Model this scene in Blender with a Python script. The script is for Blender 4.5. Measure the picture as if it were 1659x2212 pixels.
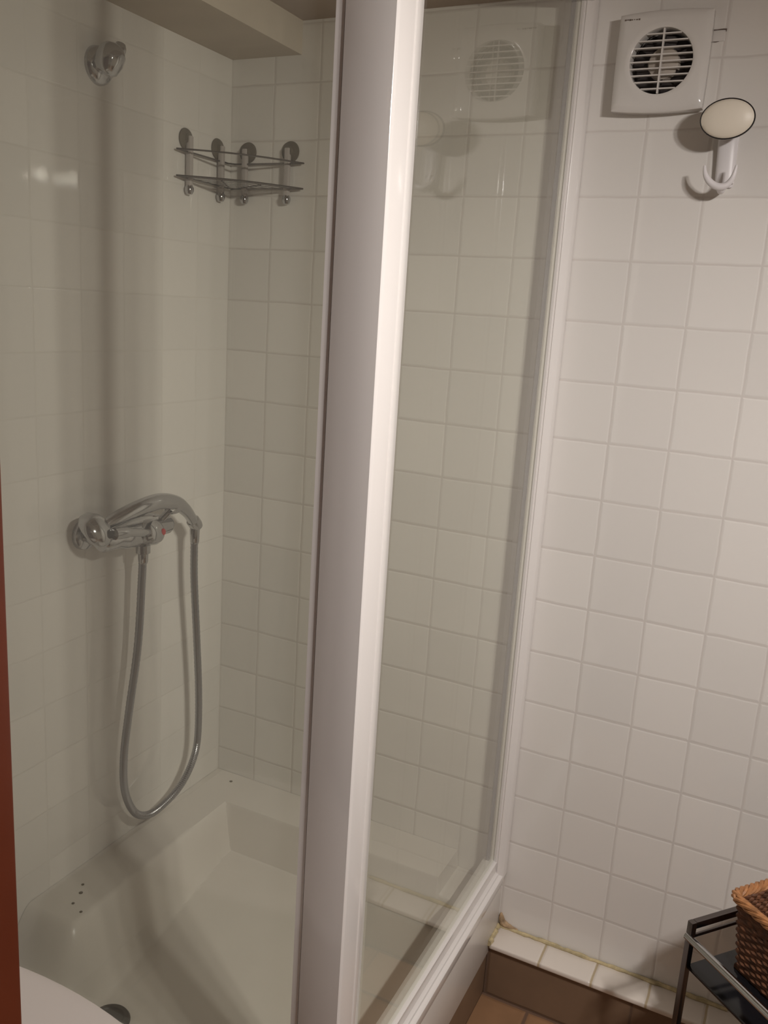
import bpy, bmesh, math, random
from mathutils import Vector, Matrix
random.seed(7)
sc = bpy.context.scene
for o in list(bpy.data.objects): bpy.data.objects.remove(o, do_unlink=True)
C = sc.collection
Z0 = 1.74                      # height of the tile datum line above the floor
def V(x, y, z): return Vector((x, y, z + Z0))
PI = math.pi

# ------------------------------------------------------------------ camera
RC = ((0.895, 0.442, 0.062), (0.155, -0.176, -0.972), (-0.419, 0.880, -0.226))
r0 = Vector(RC[0]).normalized(); r2 = Vector(RC[2]); r2 = (r2 - r0 * r2.dot(r0)).normalized(); r1 = r2.cross(r0)
cam = bpy.data.cameras.new('camera'); co = bpy.data.objects.new('camera', cam); C.objects.link(co)
M = Matrix((r0, -r1, -r2)).transposed().to_4x4(); M.translation = V(0.322, -1.618, -0.325)
co.matrix_world = M
cam.sensor_fit = 'HORIZONTAL'; cam.sensor_width = 36; cam.lens = 36 * 1880.5 / 1659; cam.clip_start = 0.01
sc.camera = co

# ------------------------------------------------------------------ world, exposure
w = bpy.data.worlds.new('world'); sc.world = w; w.use_nodes = True
w.node_tree.nodes['Background'].inputs[0].default_value = (0.9, 0.8, 0.7, 1)
w.node_tree.nodes['Background'].inputs[1].default_value = 0.02
sc.view_settings.view_transform = 'Standard'; sc.view_settings.look = 'None'
sc.view_settings.gamma = 1; sc.view_settings.exposure = 0.0; sc.view_settings.use_curve_mapping = False
LAMP_W = 20.4                   # watts of each spot of the ceiling lamp
LAMP_COL = (1.0, 0.955, 0.93)
GLOW = 240.0
BULBS = [(0.84, -1.05, 0.105), (0.81, -1.13, 0.095), (0.84, -1.21, 0.105)]
AIMS = [(-0.75, -0.20, -1.35), (0.05, -0.1, -1.50), (-0.80, -0.6, -1.3)]

# ------------------------------------------------------------------ materials
def new_mat(name):
    m = bpy.data.materials.new(name); m.use_nodes = True
    return m, m.node_tree.nodes, m.node_tree.links, m.node_tree.nodes['Principled BSDF']
def simple(name, col, rough=0.4, metal=0.0, noise=0.0, nscale=40, bump=0.0, coat=0.0):
    m, N, L, b = new_mat(name)
    b.inputs['Base Color'].default_value = (*col, 1); b.inputs['Roughness'].default_value = rough
    b.inputs['Metallic'].default_value = metal; b.inputs['Coat Weight'].default_value = coat
    if noise or bump:
        t = N.new('ShaderNodeTexCoord'); n = N.new('ShaderNodeTexNoise'); n.inputs['Scale'].default_value = nscale
        n.inputs['Detail'].default_value = 5; L.new(t.outputs['Object'], n.inputs['Vector'])
        if noise:
            r = N.new('ShaderNodeMapRange'); r.inputs[1].default_value = .3; r.inputs[2].default_value = .7
            r.inputs[3].default_value = 1 - noise; r.inputs[4].default_value = 1 + noise
            L.new(n.outputs['Fac'], r.inputs[0])
            mx = N.new('ShaderNodeVectorMath'); mx.operation = 'SCALE'; mx.inputs[0].default_value = col
            L.new(r.outputs[0], mx.inputs['Scale']); L.new(mx.outputs[0], b.inputs['Base Color'])
        if bump:
            bp = N.new('ShaderNodeBump'); bp.inputs['Strength'].default_value = 1; bp.inputs['Distance'].default_value = bump
            L.new(n.outputs['Fac'], bp.inputs['Height']); L.new(bp.outputs[0], b.inputs['Normal'])
    return m
def mth(N, L, op, a, b=None, c=None):
    n = N.new('ShaderNodeMath'); n.operation = op
    for i, v in enumerate((a, b, c)):
        if v is None: continue
        if isinstance(v, (int, float)): n.inputs[i].default_value = v
        else: L.new(v, n.inputs[i])
    return n.outputs[0]
def tiles(name, T, au, av, ou, ov, tile, grout, gw=0.0020, rough=0.05, tilt=0.012, var=0.03, bumpd=0.0012, wob=0.0012, grough=0.7, mott=0.0, edge=0.0):
    """square tiles in object space; au, av are the two in-plane axes, ou, ov their offsets"""
    m, N, L, b = new_mat(name)
    tc = N.new('ShaderNodeTexCoord'); nz = N.new('ShaderNodeTexNoise'); nz.inputs['Scale'].default_value = 14
    nz.inputs['Detail'].default_value = 3
    L.new(tc.outputs['Object'], nz.inputs['Vector'])
    sub = N.new('ShaderNodeVectorMath'); sub.operation = 'SUBTRACT'; sub.inputs[1].default_value = (.5, .5, .5)
    L.new(nz.outputs['Color'], sub.inputs[0])
    sca = N.new('ShaderNodeVectorMath'); sca.operation = 'SCALE'; sca.inputs['Scale'].default_value = wob * 4
    L.new(sub.outputs[0], sca.inputs[0])
    add = N.new('ShaderNodeVectorMath'); L.new(tc.outputs['Object'], add.inputs[0]); L.new(sca.outputs[0], add.inputs[1])
    sp = N.new('ShaderNodeSeparateXYZ'); L.new(add.outputs[0], sp.inputs[0])
    ds = []; ids = []
    for ax, of in ((au, ou), (av, ov)):
        u = mth(N, L, 'DIVIDE', mth(N, L, 'SUBTRACT', sp.outputs[ax], of), T)
        f = mth(N, L, 'FRACT', u); ids.append(mth(N, L, 'FLOOR', u))
        ds.append(mth(N, L, 'MULTIPLY', mth(N, L, 'MINIMUM', f, mth(N, L, 'SUBTRACT', 1.0, f)), T))
    d = mth(N, L, 'MINIMUM', ds[0], ds[1])
    mr = N.new('ShaderNodeMapRange'); mr.interpolation_type = 'SMOOTHSTEP'
    mr.inputs[1].default_value = gw * 0.45; mr.inputs[2].default_value = gw * 1.15
    L.new(d, mr.inputs[0])
    hr = N.new('ShaderNodeMapRange'); hr.interpolation_type = 'SMOOTHERSTEP'
    hr.inputs[1].default_value = gw * 0.3; hr.inputs[2].default_value = gw * 2.4
    L.new(d, hr.inputs[0])
    cb = N.new('ShaderNodeCombineXYZ'); L.new(ids[0], cb.inputs[0]); L.new(ids[1], cb.inputs[1])
    wn = N.new('ShaderNodeTexWhiteNoise'); wn.noise_dimensions = '3D'; L.new(cb.outputs[0], wn.inputs['Vector'])
    vr = mth(N, L, 'ADD', mth(N, L, 'MULTIPLY', wn.outputs['Value'], 2 * var), 1 - var)
    if mott:
        n2 = N.new('ShaderNodeTexNoise'); n2.inputs['Scale'].default_value = 9; n2.inputs['Detail'].default_value = 6
        L.new(tc.outputs['Object'], n2.inputs['Vector'])
        vr = mth(N, L, 'MULTIPLY', vr, mth(N, L, 'ADD', mth(N, L, 'MULTIPLY', n2.outputs['Fac'], 2 * mott), 1 - mott))
    sv = N.new('ShaderNodeVectorMath'); sv.operation = 'SCALE'; sv.inputs[0].default_value = tile; L.new(vr, sv.inputs['Scale'])
    mx = N.new('ShaderNodeMix'); mx.data_type = 'RGBA'; L.new(mr.outputs[0], mx.inputs[0])
    mx.inputs[6].default_value = (*grout, 1); L.new(sv.outputs[0], mx.inputs[7]); L.new(mx.outputs[2], b.inputs['Base Color'])
    rr = N.new('ShaderNodeMapRange'); rr.inputs[3].default_value = grough; rr.inputs[4].default_value = rough
    L.new(mr.outputs[0], rr.inputs[0]); L.new(rr.outputs[0], b.inputs['Roughness'])
    # every tile sits at a slightly different angle
    g = N.new('ShaderNodeNewGeometry'); s2 = N.new('ShaderNodeVectorMath'); s2.operation = 'SUBTRACT'; s2.inputs[1].default_value = (.5, .5, .5)
    L.new(wn.outputs['Color'], s2.inputs[0]); s3 = N.new('ShaderNodeVectorMath'); s3.operation = 'SCALE'; s3.inputs['Scale'].default_value = tilt
    L.new(s2.outputs[0], s3.inputs[0]); a2 = N.new('ShaderNodeVectorMath'); L.new(s3.outputs[0], a2.inputs[0]); L.new(g.outputs['Normal'], a2.inputs[1])
    nm = N.new('ShaderNodeVectorMath'); nm.operation = 'NORMALIZE'; L.new(a2.outputs[0], nm.inputs[0])
    n3 = N.new('ShaderNodeTexNoise'); n3.inputs['Scale'].default_value = 22; n3.inputs['Detail'].default_value = 2
    L.new(tc.outputs['Object'], n3.inputs['Vector'])
    h = mth(N, L, 'ADD', hr.outputs[0], mth(N, L, 'MULTIPLY', n3.outputs['Fac'], 0.22))
    bp = N.new('ShaderNodeBump'); bp.inputs['Strength'].default_value = 1; bp.inputs['Distance'].default_value = bumpd
    L.new(h, bp.inputs['Height']); L.new(nm.outputs[0], bp.inputs['Normal']); L.new(bp.outputs[0], b.inputs['Normal'])
    return m
def glass_mat(name, tint, haze=0.0):
    """clear pane: see-through with a reflection that grows towards grazing angles"""
    m, N, L, b = new_mat(name); N.remove(b); out = [n for n in N if n.type == 'OUTPUT_MATERIAL'][0]
    g = N.new('ShaderNodeNewGeometry'); dt = N.new('ShaderNodeVectorMath'); dt.operation = 'DOT_PRODUCT'
    L.new(g.outputs['Normal'], dt.inputs[0]); L.new(g.outputs['Incoming'], dt.inputs[1])
    c = mth(N, L, 'ABSOLUTE', dt.outputs['Value']); q = mth(N, L, 'SUBTRACT', 1.0, c); q5 = mth(N, L, 'POWER', q, 5.0)
    F = mth(N, L, 'ADD', mth(N, L, 'MULTIPLY', q5, 0.96), 0.04)
    tr = N.new('ShaderNodeBsdfTransparent'); tr.inputs[0].default_value = (*tint, 1)
    gl = N.new('ShaderNodeBsdfGlossy'); gl.inputs['Roughness'].default_value = 0.0; gl.inputs[0].default_value = (.95, .95, .95, 1)
    mx = N.new('ShaderNodeMixShader'); L.new(F, mx.inputs[0]); L.new(tr.outputs[0], mx.inputs[1]); L.new(gl.outputs[0], mx.inputs[2])
    last = mx
    if haze:
        df = N.new('ShaderNodeBsdfDiffuse'); df.inputs[0].default_value = (.75, .77, .74, 1)
        m2 = N.new('ShaderNodeMixShader'); m2.inputs[0].default_value = haze
        L.new(mx.outputs[0], m2.inputs[1]); L.new(df.outputs[0], m2.inputs[2]); last = m2
    L.new(last.outputs[0], out.inputs[0])
    return m
T = 0.108
WHITE = (0.78, 0.75, 0.715); GROUT = (0.66, 0.62, 0.585)
M_wallA = tiles('white_tiles_back', T, 0, 2, 0.0, Z0, WHITE, GROUT, gw=0.0021, bumpd=0.00045, rough=0.04)
M_wallB = tiles('white_tiles_side', T, 1, 2, 0.0, Z0, WHITE, (0.72, 0.69, 0.65), gw=0.0014, bumpd=0.0002, tilt=0.014, rough=0.03)
M_riser = tiles('brown_riser_tiles', 0.30, 0, 2, 0.19, 1.5, (0.215, 0.138, 0.088), (0.15, 0.095, 0.065), gw=0.003, rough=0.45, mott=0.25, tilt=0)
M_riserY = tiles('brown_riser_tiles_side', 0.30, 1, 2, -0.05, 1.5, (0.215, 0.138, 0.088), (0.15, 0.095, 0.065), gw=0.003, rough=0.45, mott=0.25, tilt=0)
M_floor = tiles('brown_floor_tiles', 0.125, 0, 1, -0.012, -0.06, (0.36, 0.20, 0.105), (0.17, 0.10, 0.065), gw=0.0045, rough=0.42, mott=0.45, tilt=0.004, var=.12)
M_ledge = tiles('ledge_tiles', T, 0, 0, 0.0, 0.0, (0.80, 0.73, 0.66), (0.52, 0.42, 0.28), gw=0.003, rough=0.2, tilt=0.0)
M_plain = simple('white_painted_wall', (0.86, 0.82, 0.77), 0.8, noise=.03, nscale=6)
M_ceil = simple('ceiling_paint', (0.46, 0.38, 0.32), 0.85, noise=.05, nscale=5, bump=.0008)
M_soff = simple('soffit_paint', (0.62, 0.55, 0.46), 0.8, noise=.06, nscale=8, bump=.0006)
M_prof = simple('white_enamel_aluminium', (0.80, 0.765, 0.74), 0.15, coat=.3)
M_ceram = simple('white_acrylic', (0.74, 0.70, 0.655), 0.3, noise=.02, nscale=10)
M_toilet = simple('toilet_plastic', (0.66, 0.60, 0.56), 0.35)
M_porc = simple('porcelain', (0.82, 0.78, 0.75), 0.15)
M_glass = glass_mat('clear_glass', (0.975, 0.98, 0.95))
M_glassF = glass_mat('door_glass', (0.975, 0.98, 0.95), haze=0.055)
M_chrome = simple('chrome', (0.50, 0.50, 0.51), 0.12, 1.0)
M_hose = simple('hose_metal', (0.40, 0.40, 0.42), 0.32, 1.0)
M_wire = simple('dark_chrome_wire', (0.20, 0.185, 0.175), 0.3, 1.0)
M_wood = simple('red_brown_wood', (0.080, 0.014, 0.004), 0.4, noise=.15, nscale=5)
M_fanw = simple('fan_plastic', (0.72, 0.69, 0.66), 0.13)
M_dark = simple('dark_cavity', (0.035, 0.027, 0.025), 0.7)
M_imp = simple('fan_impeller_plastic', (0.50, 0.44, 0.38), 0.5)
M_ink = simple('faded_print', (0.16, 0.12, 0.10), 0.6)
M_cream = simple('cream_porcelain', (0.82, 0.75, 0.64), 0.42)
M_black = simple('black_ring', (0.012, 0.010, 0.012), 0.25)
M_hookw = simple('white_lacquer', (0.78, 0.75, 0.76), 0.38)
M_sil = simple('yellowed_silicone', (0.52, 0.43, 0.25), 0.5, noise=.35, nscale=60, bump=.002)
M_stain = simple('brown_stain', (0.42, 0.29, 0.17), 0.6, noise=.35, nscale=90, bump=.002)
M_shelf = simple('black_glass_shelf', (0.010, 0.010, 0.012), 0.12)
M_bkm = simple('dark_steel', (0.16, 0.14, 0.135), 0.25, 1.0)
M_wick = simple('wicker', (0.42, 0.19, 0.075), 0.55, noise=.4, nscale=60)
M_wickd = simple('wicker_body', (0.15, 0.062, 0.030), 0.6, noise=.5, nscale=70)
M_drain = simple('dark_drain', (0.05, 0.045, 0.04), 0.5)
M_red = simple('red_dot', (0.55, 0.03, 0.03), 0.4)
M_cup = simple('brown_suction_rubber', (0.13, 0.11, 0.08), 0.4)
M_clear = simple('clear_plastic', (0.46, 0.42, 0.40), 0.2)
M_seal = simple('grey_seal', (0.16, 0.15, 0.16), 0.5)
m, N, L, b = new_mat('bulb_glow'); b.inputs['Emission Color'].default_value = (1, .88, .74, 1); b.inputs['Emission Strength'].default_value = GLOW; M_bulb = m

# ------------------------------------------------------------------ helpers
def obj(name, bm, mat, parent=None, smooth=True, **props):
    me = bpy.data.meshes.new(name); bmesh.ops.recalc_face_normals(bm, faces=bm.faces)
    bm.to_mesh(me); bm.free()
    mats = mat if isinstance(mat, (list, tuple)) else [mat]
    for x in mats: me.materials.append(x)
    if smooth:
        me.shade_smooth()
        if hasattr(me, 'set_sharp_from_angle'): me.set_sharp_from_angle(angle=math.radians(38))
    o = bpy.data.objects.new(name, me); C.objects.link(o)
    if parent:
        o.parent = parent; o.matrix_parent_inverse = parent.matrix_world.inverted() if parent.parent is None else Matrix()
    for k, v in props.items(): o[k] = v
    return o
def thing(name, label, cat, loc, group=None):
    o = bpy.data.objects.new(name, None); o.empty_display_size = .05; C.objects.link(o)
    o.matrix_world = Matrix.Translation(loc); o['label'] = label; o['category'] = cat
    if group: o['group'] = group
    return o
def sub(name, bm, mat, parent, **props):       # part or sub-part built in world coordinates
    o = obj(name, bm, mat, None, **props); o.parent = parent
    p, inv = parent, Matrix()
    off = Vector((0, 0, 0))
    while p: off += p.location; p = p.parent
    o.data.transform(Matrix.Translation(-off))
    return o
def box(bm, lo, hi, bev=0.0, seg=2):
    lo = Vector(lo); hi = Vector(hi)
    r = bmesh.ops.create_cube(bm, size=1.0); vs = r['verts']
    for v in vs: v.co = Vector([(lo[i] + hi[i]) / 2 + v.co[i] * (hi[i] - lo[i]) for i in range(3)])
    if bev:
        es = list({e for v in vs for e in v.link_edges})
        bmesh.ops.bevel(bm, geom=es, offset=bev, segments=seg, affect='EDGES', profile=.5)
def tube(bm, pts, rad, seg=10, closed=False, caps=True):
    pts = [Vector(p) for p in pts]; n = len(pts)
    R = rad if isinstance(rad, (list, tuple)) else [rad] * n
    rings = []; up = None
    for i, p in enumerate(pts):
        a = pts[(i - 1) % n] if (closed or i > 0) else p
        c = pts[(i + 1) % n] if (closed or i < n - 1) else p
        t = (c - a).normalized()
        if up is None:
            up = t.orthogonal().normalized()
        else:
            up = (up - t * up.dot(t)); up = up.normalized() if up.length > 1e-6 else t.orthogonal().normalized()
        s = t.cross(up)
        rings.append([bm.verts.new(p + (up * math.cos(2 * PI * k / seg) + s * math.sin(2 * PI * k / seg)) * R[i]) for k in range(seg)])
    for i in range(n if closed else n - 1):
        A, B = rings[i], rings[(i + 1) % n]
        sh = 0
        if closed and i == n - 1:
            sh = min(range(seg), key=lambda k: (A[0].co - B[k].co).length)
        for k in range(seg):
            bm.faces.new((A[k], A[(k + 1) % seg], B[(k + 1 + sh) % seg], B[(k + sh) % seg]))
    if caps and not closed:
        bm.faces.new(rings[0][::-1]); bm.faces.new(rings[-1])
def smooth_pts(P, n=8):
    P = [Vector(p) for p in P]; out = []
    for i in range(len(P) - 1):
        p0 = P[max(i - 1, 0)]; p1 = P[i]; p2 = P[i + 1]; p3 = P[min(i + 2, len(P) - 1)]
        for k in range(n):
            t = k / n
            out.append(0.5 * ((2 * p1) + (p2 - p0) * t + (2 * p0 - 5 * p1 + 4 * p2 - p3) * t * t + (-p0 + 3 * p1 - 3 * p2 + p3) * t ** 3))
    out.append(P[-1]); return out
def lathe(bm, prof, center, axis, seg=32):
    """prof = [(radius, height along axis)]"""
    ax = Vector(axis).normalized(); u = ax.orthogonal().normalized(); v = ax.cross(u); c = Vector(center); rings = []
    for r, h in prof:
        if r < 1e-6: rings.append([bm.verts.new(c + ax * h)])
        else: rings.append([bm.verts.new(c + ax * h + (u * math.cos(2 * PI * k / seg) + v * math.sin(2 * PI * k / seg)) * r) for k in range(seg)])
    for A, B in zip(rings, rings[1:]):
        for k in range(seg):
            k2 = (k + 1) % seg
            if len(A) == 1 and len(B) == 1: continue
            if len(A) == 1: bm.faces.new((A[0], B[k], B[k2]))
            elif len(B) == 1: bm.faces.new((A[k], A[k2], B[0]))
            else: bm.faces.new((A[k], A[k2], B[k2], B[k]))
def prism(bm, poly, f, a, b):
    """extrude a 2-D polygon; f(p, t) gives the 3-D point, t from a to b"""
    A = [bm.verts.new(f(p, a)) for p in poly]; B = [bm.verts.new(f(p, b)) for p in poly]; n = len(poly)
    for i in range(n): bm.faces.new((A[i], A[(i + 1) % n], B[(i + 1) % n], B[i]))
    bm.faces.new(A[::-1]); bm.faces.new(B)
def bvl(bm, off, seg=2, ang=30):
    es = [e for e in bm.edges if len(e.link_faces) == 2 and e.calc_face_angle(0) > math.radians(ang)]
    bmesh.ops.bevel(bm, geom=es, offset=off, segments=seg, affect='EDGES', profile=.5)
def BM(): return bmesh.new()

XL = -0.862; XR = 1.36; YF = -2.5; CEIL = 0.222
FLOOR = -1.74
# ------------------------------------------------------------------ the room
def shell(name, lo, hi, mat):
    bm = BM(); box(bm, lo, hi); return obj(name, bm, mat, smooth=False, kind='structure')
shell('wall_back', V(XL - .1, 0, FLOOR - .1), V(XR + .1, .1, CEIL + .1), M_wallA)
shell('wall_left', V(XL - .1, YF, FLOOR - .1), V(XL, 0, CEIL + .1), M_wallB)
shell('wall_right', V(XR, YF, FLOOR - .1), V(XR + .1, 0, CEIL + .1), M_plain)
shell('wall_front', V(XL - .1, YF - .1, FLOOR - .1), V(XR + .1, YF, CEIL + .1), M_plain)
shell('floor', V(XL, YF, FLOOR - .1), V(XR, 0, FLOOR), M_floor)
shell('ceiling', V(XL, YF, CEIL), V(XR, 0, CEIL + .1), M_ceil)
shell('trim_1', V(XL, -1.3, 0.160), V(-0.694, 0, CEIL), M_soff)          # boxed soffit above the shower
# tiled ledge along the foot of the back wall, brown riser tiles below it
bm = BM(); box(bm, V(-0.108, -0.068, -1.622), V(XR, 0, -1.610), 0.0035, 3); obj('trim_2', bm, M_ledge, kind='structure')
bm = BM(); box(bm, V(-0.112, -0.058, FLOOR), V(XR, 0, -1.622)); obj('baseboard_back', bm, M_riser, smooth=False, kind='structure')
# shower curb with brown tiles below
bm = BM(); box(bm, V(-0.150, -0.735, -1.640), V(-0.110, 0, -1.492), 0.004)
box(bm, V(XL, -0.722, -1.640), V(-0.150, -0.672, -1.545), 0.004); obj('trim_3', bm, M_ceram, kind='structure')
bm = BM(); box(bm, V(-0.150, -0.728, FLOOR), V(-0.113, 0, -1.640)); box(bm, V(XL, -0.728, FLOOR), V(-0.150, -0.68, -1.640))
obj('baseboard_left', bm, M_riserY, smooth=False, kind='structure')
# old silicone and stain where the ledge meets wall and curb
bm = BM()
pts = [V(-0.108 + .468 * i / 40, -0.0035 + random.uniform(-.0012, .0008), -1.6075 + random.uniform(-.0010, .0012)) for i in range(41)]
tube(bm, pts, [0.0038 + random.uniform(-.001, .0014) for _ in pts], 8)
pts = [V(-0.1085 + random.uniform(-.001, .001), -.002 - .066 * i / 12, -1.6085 + random.uniform(-.001, .001)) for i in range(13)]
tube(bm, pts, [0.0060 + random.uniform(-.0015, .0015) for _ in pts], 8)
obj('trim_4', bm, M_sil, kind='structure')
bm = BM()
pts = smooth_pts([V(-0.106, -.0015, -1.578), V(-0.103, -.0015, -1.592), V(-0.098, -.0015, -1.600), V(-0.086, -.0015, -1.604), V(-.066, -.0012, -1.606)], 5)
tube(bm, pts, [.002 + .005 * math.sin(PI * i / (len(pts) - 1)) ** .7 + random.uniform(-.0008, .0012) for i in range(len(pts))], 8)
obj('trim_5', bm, M_stain, kind='structure')

# ------------------------------------------------------------------ open wooden door at the left edge of the view
bm = BM(); box(bm, V(-0.80, -1.335, FLOOR + .01), V(-0.053, -1.30, 0.20), 0.002)
obj('door_1', bm, M_wood, kind='structure')

# ------------------------------------------------------------------ shower tray
tray = thing('shower_tray', 'white shower tray with broad flat rim behind the glass panels', 'shower tray', V(-.5, -.35, FLOOR))
x0, x1, y0, y1 = XL + .001, -0.151, -0.671, -0.001
nx, ny = 150, 150
def sstep(a, b, t):
    t = max(0, min(1, (t - a) / (b - a))); return t * t * (3 - 2 * t)
def tz(x, y):
    ra = -1.464 - 0.040 * sstep(-0.216, -0.212, x)                # rim along the back wall, lower beyond its end
    fl = -1.582 - 0.010 * (1 - min(1, math.hypot(x + .64, y + .58) / .5))
    inA = sstep(-0.112, -0.119, y)                                # 0 on the rim, 1 inside
    cx = min(1, max(0, (-y - .15) / .45))
    inB = sstep(-0.756, -0.733 + 0.07 * cx, x)
    inR = sstep(-0.185, -0.195, x)
    inF = sstep(-0.655, -0.640, y)
    rim = ra if y > -0.119 else (-1.464 - .082 * sstep(-.585, -.665, y) if x < -.60 else -1.505)
    if x > -0.2 and y > -.119: rim = -1.504
    if y < -.640 and x >= -.60: rim = -1.546
    k = min(inA, inB, inR, inF)
    if y > -0.119 and k < 1: return rim + (fl - rim) * k
    return rim + (fl - rim) * k
bm = BM()
xs = [x0 + (x1 - x0) * i / nx for i in range(nx + 1)]
ys = sorted([y0 + (y1 - y0) * j / ny for j in range(ny + 1)] + [-0.1115, -.113, -0.1185])
G = [[bm.verts.new(V(x, y, tz(x, y))) for y in ys] for x in xs]
for i in range(nx):
    for j in range(len(ys) - 1): bm.faces.new((G[i][j], G[i + 1][j], G[i + 1][j + 1], G[i][j + 1]))
bd = [e for e in bm.edges if e.is_boundary]
ex = bmesh.ops.extrude_edge_only(bm, edges=bd)
for v in [g for g in ex['geom'] if isinstance(g, bmesh.types.BMVert)]: v.co.z = FLOOR + Z0 + .001
sub('basin', bm, M_ceram, tray)
DX, DY = -.628, -.628
bm = BM(); lathe(bm, [(0, .004), (.018, .0045), (.024, .004), (.026, .006), (.034, .005), (.037, 0), (.037, -.004)], V(DX, DY, -1.590), (0, 0, 1))
sub('drain', bm, M_drain, tray, label='dark metal drain')
bm = BM()
for (cx, cy, s) in ((-.797, -.035, .0040), (-.80, -.52, .004), (-.79, -.55, .003), (-.76, -.56, .003), (-.815, -.50, .003)):
    lathe(bm, [(0, .0008), (s, .0006), (s, -.0004)], V(cx, cy, -1.4638), (0, 0, 1), 7)
sub('chips', bm, M_cup, tray, kind='stuff')

# ------------------------------------------------------------------ shower enclosure
enc = thing('shower_enclosure', 'white framed corner shower enclosure with clear glass panels', 'shower enclosure', V(-.16, -.69, -1.49))
ENCB = -1.4915; ENCT = 0.2215
fz = lambda p, t: V(p[0], p[1], t)
def arc(cx, cy, rx, ry, a0, a1, n):
    return [(cx + rx * math.cos(math.radians(a0 + (a1 - a0) * i / n)), cy + ry * math.sin(math.radians(a0 + (a1 - a0) * i / n))) for i in range(n + 1)]
# corner post: bright side with grooves, bowed front
poly = [(-.1285, -.652), (-.1275, -.6535), (-.1275, -.6690), (-.1300, -.6705), (-.1300, -.6735), (-.1270, -.6755), (-.1265, -.7130)]
poly += [(-.1270, -.7155)]
for i in range(12):
    t = i / 11; poly.append((-.1290 - .0675 * t, -.7178 + .0675 * (.03 * t + .13 * t * t)))
poly += [(-.1968, -.7000), (-.1970, -.6990), (-.1984, -.6990), (-.1988, -.7045), (-.2105, -.7035), (-.2115, -.7010), (-.2115, -.655), (-.150, -.650)]
bm = BM(); prism(bm, poly, fz, ENCB, ENCT); sub('corner_post', bm, M_prof, enc)
# profile on the back wall
poly = [(-.1375, -.001), (-.1375, -.030), (-.1345, -.034), (-.1300, -.034), (-.1285, -.031), (-.1265, -.031), (-.1250, -.034), (-.1205, -.035),
        (-.1190, -.031), (-.1175, -.031), (-.1160, -.033), (-.1060, -.027), (-.1035, -.022), (-.1035, -.001)]
bm = BM(); prism(bm, poly, fz, -1.478, ENCT); sub('wall_profile', bm, M_prof, enc)
bm = BM(); box(bm, V(-.1405, -.040, -1.438), V(-.1340, -.030, ENCT)); sub('seal', bm, M_seal, enc, label='dark grey rubber seal')
poly = [(XL + .001, -.70), (XL + .03, -.70), (XL + .03, -.665), (XL + .001, -.665)]
bm = BM(); prism(bm, poly, fz, ENCB, ENCT); bvl(bm, .003); sub('wall_profile', bm, M_prof, enc)
# bottom track towards the wall
fy = lambda p, t: V(p[0], t, p[1])
poly = [(-.1500, -1.4915), (-.1500, -1.4450), (-.1385, -1.4380), (-.1215, -1.4385), (-.1185, -1.4410), (-.1178, -1.4600), (-.1205, -1.4615), (-.1205, -1.4640),
        (-.1165, -1.4650), (-.1130, -1.4665), (-.1120, -1.4700), (-.1075, -1.4710), (-.1045, -1.4740), (-.1035, -1.4900), (-.1060, -1.4955), (-.1092, -1.4955), (-.1092, -1.4915)]
bm = BM(); prism(bm, poly, fy, -.650, -.022); sub('bottom_track', bm, M_prof, enc)
fx = lambda p, t: V(t, p[0], p[1])
poly = [(-.700, -1.5445), (-.700, -1.536), (-.694, -1.531), (-.674, -1.531), (-.670, -1.5445)]
bm = BM(); prism(bm, poly, fx, XL + .031, -.212); sub('bottom_track', bm, M_prof, enc)
bm = BM(); box(bm, V(-.145, -.652, .200), V(-.105, -.0, ENCT), .004); sub('top_rail', bm, M_prof, enc)
bm = BM(); box(bm, V(XL + .001, -.700, .200), V(-.2116, -.665, ENCT), .004); sub('top_rail', bm, M_prof, enc)
bm = BM(); box(bm, V(-.1300, -.652, -1.4375), V(-.1250, -.034, .202)); sub('glass_panel', bm, M_glass, enc, smooth=False)
bm = BM(); box(bm, V(XL + .028, -.686, -1.5305), V(-.2110, -.681, .202)); sub('glass_door', bm, M_glassF, enc, smooth=False)

# ------------------------------------------------------------------ extractor fan
FX, FZ, FY = 0.0165, 0.0995, -.032
fan = thing('extractor_fan', 'white square extractor fan with round slatted grille high on back wall', 'fan', V(FX, 0, FZ - .07))
def sq(r_, n, bow):        # square outline with bowed sides, n points, starting angle 0
    out = []
    for k in range(n):
        a = 2 * PI * k / n; c, s = math.cos(a), math.sin(a)
        q = 1 / max(abs(c), abs(s)); x, z = c * q, s * q
        if abs(s) >= abs(c): z *= 1 + bow * (1 - x * x)
        else: x *= 1 + bow * .25 * (1 - z * z)
        out.append((x * r_, z * r_))
    return out
n = 96; bm = BM()
prev = None
OA = .0735; RI = .0495
prof = [('s', OA - .004, 0), ('s', OA, -.012), ('s', OA, FY + .003), ('s', OA - .003, FY - .000), ('s', OA - .012, FY - .0015), ('c', RI + .010, FY - .0025), ('c', RI + .004, FY - .003), ('c', RI + .001, FY - .0015), ('c', RI, FY + .003), ('c', RI, FY + .020)]
for kind, r_, y in prof:
    P = sq(r_, n, .055) if kind == 's' else [(r_ * math.cos(2 * PI * k / n), r_ * math.sin(2 * PI * k / n)) for k in range(n)]
    R_ = [bm.verts.new(V(FX + a, y, FZ + b)) for a, b in P]
    if prev:
        for k in range(n): bm.faces.new((prev[k], prev[(k + 1) % n], R_[(k + 1) % n], R_[k]))
    prev = R_
sub('cover', bm, M_fanw, fan)
bm = BM()
for i in range(9):
    z = (i - 4) * .0104; h = math.sqrt(max(0, RI ** 2 - z * z))
    box(bm, V(FX - h - .001, FY - .0005, FZ + z - .0010), V(FX + h + .001, FY + .006, FZ + z + .0010))
box(bm, V(FX - .0013, FY - .0015, FZ - RI), V(FX + .0013, FY + .006, FZ + RI))
sub('grille', bm, M_fanw, fan)
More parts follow.
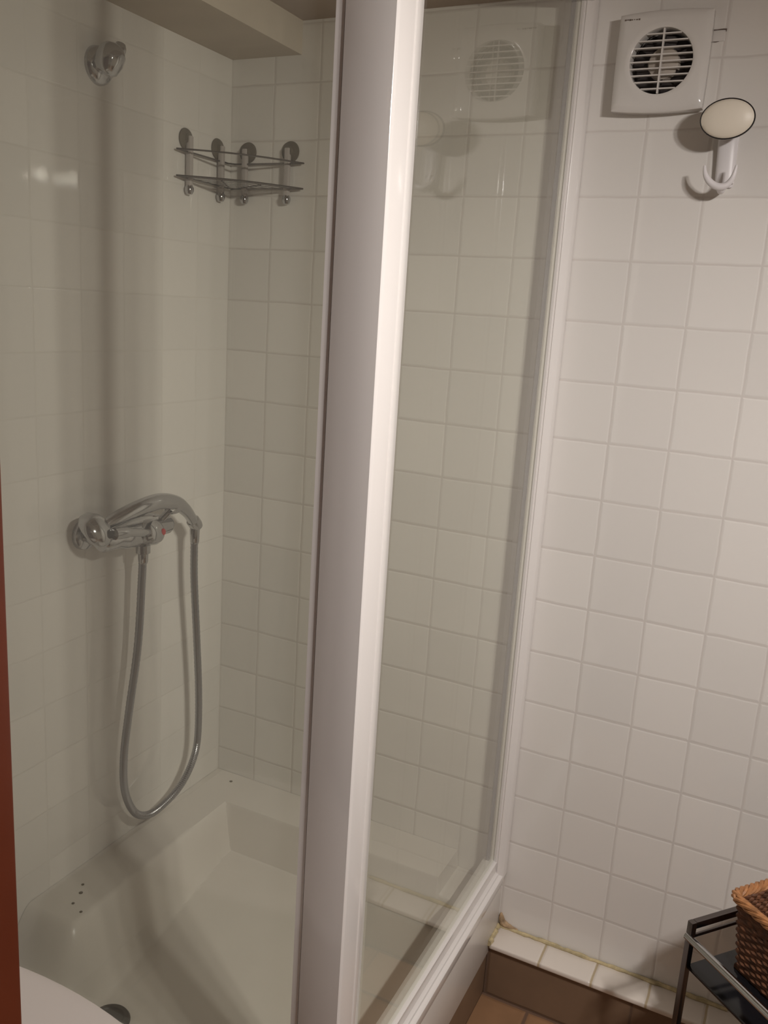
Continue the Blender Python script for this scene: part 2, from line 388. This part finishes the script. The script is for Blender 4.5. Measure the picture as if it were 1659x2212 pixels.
bm = BM(); lathe(bm, [(0, -.004), (RI - .001, -.004), (RI - .001, -.006)], V(FX, 0, FZ), (0, 1, 0)); 
lathe(bm, [(RI + .0015, -.016), (RI + .0015, -.004)], V(FX, 0, FZ), (0, 1, 0)); sub('housing', bm, M_dark, fan, label='dark inside of the fan')
bm = BM(); lathe(bm, [(0, -.021), (.014, -.021), (.024, -.018), (.026, -.014), (.026, -.006)], V(FX + .002, 0, FZ), (0, 1, 0)); hubo = sub('impeller', bm, M_imp, fan, label='beige impeller behind the slats')
for k in range(6):
    a = 2 * PI * k / 6 + .3; bm = BM(); u = Vector((math.cos(a), 0, math.sin(a))); v = Vector((-math.sin(a), 0, math.cos(a)))
    c = V(FX + .002, -.014, FZ); wd = .010
    vs = [c + u * .018 - v * wd * .6 + Vector((0, .004, 0)), c + u * .044 - v * wd + Vector((0, .005, 0)), c + u * .044 + v * wd - Vector((0, .004, 0)), c + u * .018 + v * wd * .6 - Vector((0, .004, 0))]
    A = [bm.verts.new(q) for q in vs]; Bq = [bm.verts.new(q + Vector((0, .0012, 0))) for q in vs]
    bm.faces.new(A); bm.faces.new(Bq[::-1])
    for i in range(4): bm.faces.new((A[i], Bq[i], Bq[(i + 1) % 4], A[(i + 1) % 4]))
    sub('blade', bm, M_dark, hubo, smooth=False)
bm = BM()      # tiny illegible print in the upper left corner
for i in range(7):
    x = -.0495 + .0037 * i; h = random.uniform(.0014, .0024)
    box(bm, V(x, FY - .0017, .1645 - h / 2 + .0004 * math.sin(i * 2)), V(x + random.uniform(.0018, .003), FY + .001, .1645 + h / 2))
sub('maker_print', bm, M_ink, fan, label='small faded dark print')

# filled square hole beside the fan
bm = BM(); box(bm, V(.089, -.0016, .132), V(.1075, .002, .1485), .0006)
patch = thing('wall_patch', 'small square filled hole with dark broken edge right of the fan', 'patch', V(.098, 0, .132))
sub('filler', bm, M_fanw, patch)
bm = BM(); tube(bm, [V(.0885, -.0016, .142), V(.0872, -.0018, .1465), V(.0880, -.0018, .1490), V(.094, -.0018, .1492), V(.104, -.0018, .1496), V(.1085, -.0018, .1490), V(.1085, -.0018, .1460)],
               [.0010, .0018, .0012, .0007, .0010, .0014, .0005], 6)
tube(bm, [V(.089, -.0016, .1318), V(.094, -.0016, .1312), V(.099, -.0016, .1318)], [.0003, .0006, .0003], 6)
sub('broken_edge', bm, M_ink, patch)

# ------------------------------------------------------------------ coat hook with oval knob
hk = thing('coat_hook', 'white double coat hook with cream oval knob and black rim', 'hook', V(.137, 0, -.09))
def ell(bm, c, nrm, ux, prof, seg=48):        # prof = (rx, rz, offset along normal)
    n_ = Vector(nrm).normalized(); u = Vector(ux); u = (u - n_ * u.dot(n_)).normalized(); v = n_.cross(u); rings = []
    for rx, rz, h in prof:
        if rx < 1e-6: rings.append([bm.verts.new(c + n_ * h)])
        else: rings.append([bm.verts.new(c + n_ * h + u * rx * math.cos(2 * PI * k / seg) + v * rz * math.sin(2 * PI * k / seg)) for k in range(seg)])
    for A, B_ in zip(rings, rings[1:]):
        for k in range(seg):
            k2 = (k + 1) % seg
            if len(A) == 1: bm.faces.new((A[0], B_[k], B_[k2]))
            elif len(B_) == 1: bm.faces.new((A[k], A[k2], B_[0]))
            else: bm.faces.new((A[k], A[k2], B_[k2], B_[k]))
kc = V(.1365, -.066, .0005); kn = (0.0, -1, -.10)
bm = BM(); ell(bm, kc, kn, (1, 0, .02), [(0, 0, .0085), (.012, .009, .0083), (.024, .017, .0070), (.034, .0245, .0045), (.0392, .0282, .0015), (.0398, .0286, 0), (.0398, .0286, -.002)])
sub('knob', bm, M_cream, hk)
bm = BM(); ell(bm, kc, kn, (1, 0, .02), [(.0385, .0275, .0008), (.0402, .0292, .0012), (.0412, .0302, .0002), (.0412, .0302, -.0045), (.037, .026, -.007), (.016, .012, -.009), (0, 0, -.009)])
sub('knob_rim', bm, M_black, hk, label='thin black rim of the knob')
# curved stem: plate on the wall, bending out to the knob
bm = BM()
pts = smooth_pts([V(.139, -.010, -.088), V(.138, -.010, -.070), V(.1365, -.012, -.035), V(.1360, -.018, -.012), V(.1360, -.035, .000), V(.1360, -.058, .001)], 6)
rg = []
for i, p_ in enumerate(pts):
    q = pts[min(i + 1, len(pts) - 1)]; o_ = pts[max(i - 1, 0)]; t = (q - o_).normalized(); nrm = Vector((1, 0, 0)).cross(t).normalized()
    hw = .0150 if i < 18 else .0150 - .006 * (i - 18) / (len(pts) - 18); th = .0065
    rg.append([bm.verts.new(p_ + Vector((1, 0, 0)) * hw * math.cos(2 * PI * k / 16) + nrm * th * math.sin(2 * PI * k / 16)) for k in range(16)])
for A, B_ in zip(rg, rg[1:]):
    for k in range(16): bm.faces.new((A[k], A[(k + 1) % 16], B_[(k + 1) % 16], B_[k]))
bm.faces.new(rg[0]); bm.faces.new(rg[-1][::-1])
sub('stem', bm, M_hookw, hk)
bm = BM(); box(bm, V(.124, -.006, -.094), V(.152, -.0, -.010), .003); sub('back_plate', bm, M_hookw, hk)
bm = BM()
pts = smooth_pts([V(.1100, -.052, -.066), V(.1125, -.052, -.078), V(.1180, -.051, -.0875), V(.1275, -.050, -.0955), V(.1385, -.050, -.0985), V(.1490, -.050, -.0945), V(.1560, -.052, -.083), V(.1590, -.053, -.066)], 6)
nn = len(pts); tube(bm, pts, [.0016 + .0042 * math.sin(PI * i / (nn - 1)) ** .8 for i in range(nn)], 12)
tube(bm, smooth_pts([V(.1370, -.050, -.0980), V(.1375, -.030, -.1015), V(.1380, -.010, -.094), V(.1385, -.008, -.086)], 5), .0058, 12)
sub('double_hook', bm, M_hookw, hk)

# ------------------------------------------------------------------ shower outlet bracket, upper left
so = thing('shower_bracket', 'dark chrome shower head bracket high on the left tiled wall', 'bracket', V(XL, -.39, .03))
bm = BM(); lathe(bm, [(0, .016), (.014, .016), (.026, .012), (.031, .005), (.032, 0)], V(XL, -.385, .052), (1, 0, 0)); sub('escutcheon', bm, M_chrome, so)
bm = BM(); lathe(bm, [(0, -.030), (.014, -.029), (.021, -.022), (.024, -.006), (.022, .010), (.016, .018), (.008, .022), (0, .023)], V(-.826, -.392, .062), (.35, .28, .9)); sub('swivel', bm, M_chrome, so)
bm = BM(); lathe(bm, [(0, -.016), (.008, -.015), (.011, -.006), (.011, .006), (.008, .013), (0, .014)], V(-.832, -.366, .078), (.1, .25, 1)); sub('clamp_knob', bm, M_chrome, so)

# ------------------------------------------------------------------ mixer tap, hand shower, hose
mx = thing('shower_mixer', 'chrome shower mixer tap on the left tiled wall', 'tap', V(XL, -.36, -.80))
for y in (-.435, -.285):
    bm = BM(); lathe(bm, [(0, .012), (.018, .012), (.028, .008), (.030, 0)], V(XL, y, -.770), (1, 0, 0)); fl = sub('wall_flange', bm, M_chrome, mx)
    bm = BM(); lathe(bm, [(.015, .010), (.015, .022), (.018, .024), (.018, .044), (.014, .048), (.012, .062)], V(XL, y, -.770), (1, 0, 0), 24); sub('union_nut', bm, M_chrome, fl)
bm = BM(); lathe(bm, [(0, 0), (.017, .001), (.020, .006), (.020, .040), (.025, .055), (.027, .075), (.027, .115), (.025, .135), (.020, .150), (.020, .182), (.017, .188), (0, .189)], V(-.803, -.455, -.772), (0, 1, 0)); sub('body', bm, M_chrome, mx)
bm = BM(); lathe(bm, [(.024, 0), (.026, .010), (.026, .022), (.022, .031), (.012, .036), (0, .037)], V(-.795, -.345, -.775), (.85, .1, .25)); kb = sub('lever_dome', bm, M_chrome, mx)
bm = BM(); tube(bm, smooth_pts([V(-.775, -.352, -.770), V(-.765, -.385, -.760), V(-.765, -.425, -.752), V(-.768, -.455, -.750)], 5), [.008] * 5 + [.009] * 5 + [.011] * 6, 12); sub('lever', bm, M_chrome, mx)
bm = BM(); lathe(bm, [(0, .003), (.006, .002), (.007, 0)], V(-.7615, -.330, -.770), (1, .1, .1), 16); sub('temperature_dot', bm, M_red, mx, label='red dot')
bm = BM(); lathe(bm, [(.012, .016), (.012, -.008), (.014, -.010), (.014, -.026), (.011, -.028), (0, -.028)], V(-.80, -.343, -.790), (0, 0, 1), 20); sub('hose_outlet', bm, M_chrome, mx)
bm = BM(); tube(bm, smooth_pts([V(-.80, -.300, -.765), V(-.792, -.288, -.750), V(-.785, -.280, -.738)], 4), .008, 10)
lathe(bm, [(.018, -.008), (.020, 0), (.018, .008)], V(-.782, -.277, -.728), (0, 1, -.4), 20); sub('cradle', bm, M_chrome, mx)

hs = thing('hand_shower', 'chrome hand shower resting across the mixer tap', 'hand shower', V(-.79, -.33, -.76))
bm = BM()
hp = smooth_pts([V(-.792, -.452, -.738), V(-.786, -.425, -.728), V(-.778, -.375, -.716), V(-.774, -.325, -.712), V(-.776, -.275, -.724), V(-.782, -.235, -.748), V(-.790, -.203, -.776)], 6)
nh = len(hp); tube(bm, hp, [.011 + .005 * math.sin(PI * min(1, i / (nh - 1) * 1.1)) for i in range(nh)], 14); sub('handle', bm, M_chrome, hs)
bm = BM(); lathe(bm, [(0, .020), (.012, .020), (.024, .014), (.034, .004), (.036, -.006), (.033, -.012), (0, -.012)], V(-.797, -.468, -.742), (.55, .25, .55), 32); hd = sub('shower_head', bm, M_chrome, hs)
bm = BM(); lathe(bm, [(0, -.0145), (.028, -.0145), (.030, -.011)], V(-.797, -.468, -.742), (.55, .25, .55), 32); sub('spray_face', bm, M_clear, hd)
bm = BM(); lathe(bm, [(0, -.014), (.012, -.012), (.014, -.004), (.014, .010), (.010, .014)], V(-.792, -.194, -.784), (-.1, -.6, .75), 20); sub('end_nut', bm, M_chrome, hs)

ho = thing('shower_hose', 'grey metal shower hose hanging in a long loop below the tap', 'hose', V(-.80, -.28, -1.40))
bm = BM()
hp = smooth_pts([V(-.800, -.343, -.812), V(-.802, -.345, -.88), V(-.806, -.352, -1.01), V(-.812, -.372, -1.15), V(-.816, -.382, -1.24), V(-.818, -.378, -1.32), V(-.818, -.350, -1.385),
                 V(-.815, -.310, -1.412), V(-.812, -.262, -1.410), V(-.808, -.210, -1.388), V(-.806, -.172, -1.345), V(-.804, -.158, -1.29), V(-.802, -.160, -1.18), V(-.800, -.172, -1.05), V(-.797, -.188, -.90), V(-.793, -.193, -.795)], 26)
tube(bm, hp, [.0074 + (.0009 if i % 2 else 0) for i in range(len(hp))], 12); sub('tube', bm, M_hose, ho)
for q, d_ in ((V(-.800, -.343, -.822), (0, 0, 1)), (V(-.793, -.1925, -.812), (0, 0, 1))):
    bm = BM(); lathe(bm, [(.008, -.016), (.0095, -.012), (.0105, .014), (.009, .018)], q, d_, 16); sub('hose_nut', bm, M_chrome, ho)

# ------------------------------------------------------------------ corner basket
cb = thing('corner_basket', 'wire corner shelf with four suction cups in the shower corner', 'corner shelf', V(XL, 0, -.11))
LG = .178
def corner_ring(bm, z, r=.0018, l=LG, off=.010, bow=.020):
    c = Vector((XL + off, -off)); a = Vector((XL + off, -off - l)); b_ = Vector((XL + off + l, -off)); pts = []
    for i in range(10): q = c.lerp(a, (i + .6) / 10); pts.append((q.x, q.y))
    mid = (a + b_) / 2; dr = Vector((1, -1)).normalized()
    for i in range(25):
        t = i / 24; q = a.lerp(b_, t) + dr * bow * math.sin(PI * t); pts.append((q.x, q.y))
    for i in range(10): q = b_.lerp(c, (i + .4) / 10); pts.append((q.x, q.y))
    tube(bm, [V(x, y, z) for x, y in pts], r, 8, closed=True)
bm = BM(); corner_ring(bm, -.046); sub('upper_wire', bm, M_wire, cb)
bm = BM(); corner_ring(bm, -.095); 
c = Vector((XL + .010, -.010)); dr = Vector((1, -1)).normalized()
for k in range(1, 7):
    f = k / 7; a = c + Vector((0, -LG * f)); b_ = c + Vector((LG * f, 0))
    tube(bm, [V(*(a.lerp(b_, t / 12) + dr * .020 * f * math.sin(PI * t / 12)), -.095) for t in range(13)], .0008, 6)
for an in (-62, -28):
    a_ = math.radians(an); tube(bm, [V(c.x, c.y, -.0965), V(c.x + .134 * math.cos(a_), c.y + .134 * math.sin(a_), -.0965)], .0013, 6)
sub('lower_wire', bm, M_wire, cb)
for (x, y, ax) in ((XL, -.150, (1, 0, 0)), (XL, -.047, (1, 0, 0)), (XL + .045, 0, (0, -1, 0)), (XL + .150, 0, (0, -1, 0))):
    ax = Vector(ax); c3 = V(x, y, -.022)
    bm = BM(); lathe(bm, [(.021, .0005), (.020, .003), (.010, .007), (.008, .012), (0, .013)], c3, ax, 28); cup = sub('suction_cup', bm, M_cup, cb, label='brown suction cup')
    p_ = c3 + ax * .011
    bm = BM(); box(bm, p_ + Vector((-.0055, -.0055, -.090)), p_ + Vector((.0055, .0055, .006)), .002); post = sub('post', bm, M_clear, cb, label='translucent holder post')
    bm = BM(); lathe(bm, [(0, -.010), (.006, -.009), (.009, -.003), (.009, .003), (.006, .008), (0, .009)], p_ + Vector((0, 0, -.094)), (0, 0, 1), 16); sub('knob', bm, M_chrome, post)

# ------------------------------------------------------------------ toilet
tl = thing('toilet', 'white toilet with closed lid in front of the shower door', 'toilet', V(-.45, -1.008, FLOOR))
def egg(k, dx=0.0, n=72):
    out = []
    for i in range(n):
        a = 2 * PI * i / n; c_, s_ = math.cos(a), math.sin(a)
        rx = .386 if c_ > 0 else .40
        x = -.53 + rx * k * c_ + dx; x = max(x, -.700 + (1 - k) * .1)
        out.append((x, -1.008 + .186 * k * s_))
    return out
def loft(bm, rings, cap0=True, cap1=True):
    R_ = [[bm.verts.new(V(x, y, z)) for x, y in P] for P, z in rings]
    for A, B_ in zip(R_, R_[1:]):
        for k in range(len(A)): bm.faces.new((A[k], A[(k + 1) % len(A)], B_[(k + 1) % len(A)], B_[k]))
    if cap0: bm.faces.new(R_[0][::-1])
    if cap1: bm.faces.new(R_[-1])
bm = BM(); loft(bm, [(egg(.985), -1.336), (egg(1.0), -1.333), (egg(1.0), -1.325), (egg(.992), -1.3205), (egg(.97), -1.3185), (egg(.90), -1.3175), (egg(.6), -1.316), (egg(.3), -1.3155)]); sub('lid', bm, M_toilet, tl)
bm = BM(); loft(bm, [(egg(.97), -1.356), (egg(.985), -1.352), (egg(.985), -1.343), (egg(.97), -1.338)]); sub('seat', bm, M_toilet, tl)
bm = BM(); loft(bm, [(egg(.58, -.03), FLOOR + .001), (egg(.56, -.03), -1.66), (egg(.60, -.03), -1.56), (egg(.78, -.02), -1.47), (egg(.92), -1.40), (egg(.95), -1.358)]); sub('bowl', bm, M_porc, tl)

# ------------------------------------------------------------------ trolley with basket
O = Vector((.282, -.291)); eL = Vector((.746, -.666)); eW = Vector((.666, .746)).normalized()
eW = Vector((.640, .768)).normalized()
TL_, TW = .42, .245
def tp(l, w_, z): q = O + eL * l + eW * w_; return V(q.x, q.y, z)
tr = thing('trolley', 'chrome trolley with black shelves standing in front of the ledge', 'trolley', tp(TL_ / 2, TW / 2, FLOOR))
def obox(bm, l0, l1, w0, w1, z0, z1, bev=0.0):
    P = [(l0, w0), (l1, w0), (l1, w1), (l0, w1)]
    A = [bm.verts.new(tp(l, w_, z0)) for l, w_ in P]; B_ = [bm.verts.new(tp(l, w_, z1)) for l, w_ in P]
    fs = [bm.faces.new(A[::-1]), bm.faces.new(B_)]
    for i in range(4): fs.append(bm.faces.new((A[i], A[(i + 1) % 4], B_[(i + 1) % 4], B_[i])))
    if bev:
        es = list({e for f in fs for e in f.edges}); bmesh.ops.bevel(bm, geom=es, offset=bev, segments=2, affect='EDGES', profile=.5)
for l, w_ in ((0, 0), (TL_, 0), (0, TW), (TL_, TW)):
    bm = BM(); s = .0055; obox(bm, l - s, l + s, w_ - s, w_ + s, FLOOR + .002, -1.245, .0015); sub('leg', bm, M_bkm, tr)
for l in (0, TL_):
    bm = BM(); obox(bm, l - .005, l + .005, .005, TW - .005, -1.257, -1.245, .001); sub('end_bar', bm, M_bkm, tr)
    bm = BM(); obox(bm, l - .0022, l + .0022, .005, TW - .005, -1.2755, -1.2705, .0008); sub('end_rail', bm, M_bkm, tr)
for w_ in (0, TW):
    bm = BM(); tube(bm, [tp(-.004, w_ - .004, -1.273), tp(TL_ + .004, w_ - .004, -1.273)], .0062, 16); sub('side_rail', bm, M_chrome, tr, label='round chrome rail')
for z in (-1.325, -1.62):
    bm = BM(); obox(bm, .001, TL_ - .001, .001, TW - .001, z - .006, z, .001); sub('shelf', bm, M_shelf, tr, label='black glass shelf')

bk = thing('wicker_basket', 'brown rectangular wicker basket on the chrome trolley', 'basket', tp(.15, .15, -1.325))
L0, L1, W0, W1 = .030, .290, .070, .238
def brect(z, out=0.0, n=40):
    t = (z + 1.325) / .125; f = -.004 + .014 * t + out
    l0, l1, w0, w1 = L0 - f, L1 + f, W0 - f * .7, W1 + f * .4; P = []
    r_ = .014
    per = [((l0 + r_, w0), (l1 - r_, w0)), ((l1, w0 + r_), (l1, w1 - r_)), ((l1 - r_, w1), (l0 + r_, w1)), ((l0, w1 - r_), (l0, w0 + r_))]
    cs = [(l1 - r_, w0 + r_, -90), (l1 - r_, w1 - r_, 0), (l0 + r_, w1 - r_, 90), (l0 + r_, w0 + r_, 180)]
    for (a, b_), (cx, cy, a0) in zip(per, cs):
        m_ = int(n)
        for i in range(m_): P.append((a[0] + (b_[0] - a[0]) * i / m_, a[1] + (b_[1] - a[1]) * i / m_))
        for i in range(6): an = math.radians(a0 + 90 * i / 6); P.append((cx + r_ * math.cos(an), cy + r_ * math.sin(an)))
    return P
bm = BM(); rows = 19
for i in range(rows):
    z = -1.321 + .118 * (i + .5) / rows; P = brect(z); N_ = len(P); pts = []
    for k, (l, w_) in enumerate(P):
        a = k * 2 * PI / (N_ / 46); of = .0022 * math.sin(a + (PI if i % 2 else 0))
        cl, cw = (L0 + L1) / 2, (W0 + W1) / 2; d = Vector((l - cl, w_ - cw)).normalized()
        pts.append(tp(l + d.x * of, w_ + d.y * of, z + random.uniform(-.0006, .0006)))
    tube(bm, pts, .0036, 6, closed=True)
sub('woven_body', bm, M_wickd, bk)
bm = BM(); cl, cw = (L0 + L1) / 2, (W0 + W1) / 2
for st in range(5):
    pts = []; P = brect(-1.199, .004)
    for k, (l, w_) in enumerate(P):
        a = k * 2 * PI / 14 + st * 2 * PI / 5; d = Vector((l - cl, w_ - cw)).normalized()
        pts.append(tp(l + d.x * .0055 * math.cos(a), w_ + d.y * .0055 * math.cos(a), -1.199 + .0055 * math.sin(a)))
    tube(bm, pts, .0034, 6, closed=True)
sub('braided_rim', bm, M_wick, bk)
bm = BM(); obox(bm, L0 + .002, L1 - .002, W0 + .002, W1 - .002, -1.3245, -1.318); sub('base', bm, M_wickd, bk)

# ------------------------------------------------------------------ wall lamp and its light (above the view)
LP = V(.84, -1.13, CEIL)
lp = thing('ceiling_lamp', 'white ceiling bar lamp with three adjustable spots', 'lamp', LP)
bm = BM(); box(bm, V(.81, -1.32, CEIL - .018), V(.87, -.94, CEIL), .005); sub('bar', bm, M_prof, lp)
for i, (b_, a_) in enumerate(zip(BULBS, AIMS)):
    c_ = V(*b_); d = (V(*a_) - c_).normalized()
    bm = BM(); tube(bm, [V(.84, b_[1], CEIL - .016), c_ - d * .05], .006, 8); sub('arm', bm, M_prof, lp)
    bm = BM(); lathe(bm, [(0, -.058), (.016, -.056), (.022, -.048), (.027, -.02), (.029, .0), (.027, .0), (.024, -.012), (0, -.014)], c_, d, 28); hdm = sub('spot_head', bm, M_prof, lp)
    bm = BM(); lathe(bm, [(0, .006), (.008, .005), (.015, .000), (.019, -.008), (.023, -.013)], c_, d, 24); sub('bulb', bm, M_bulb, hdm)
    ld = bpy.data.lights.new('spot', 'SPOT'); ld.energy = LAMP_W; ld.color = LAMP_COL; ld.spot_size = math.radians(124); ld.spot_blend = 1.0; ld.shadow_soft_size = .024
    lo = bpy.data.objects.new('spot', ld); C.objects.link(lo); lo.parent = hdm
    lo.matrix_parent_inverse = Matrix(); lo.rotation_mode = 'QUATERNION'; lo.rotation_quaternion = d.to_track_quat('-Z', 'Y')
    lo.location = c_ + d * .012 - LP
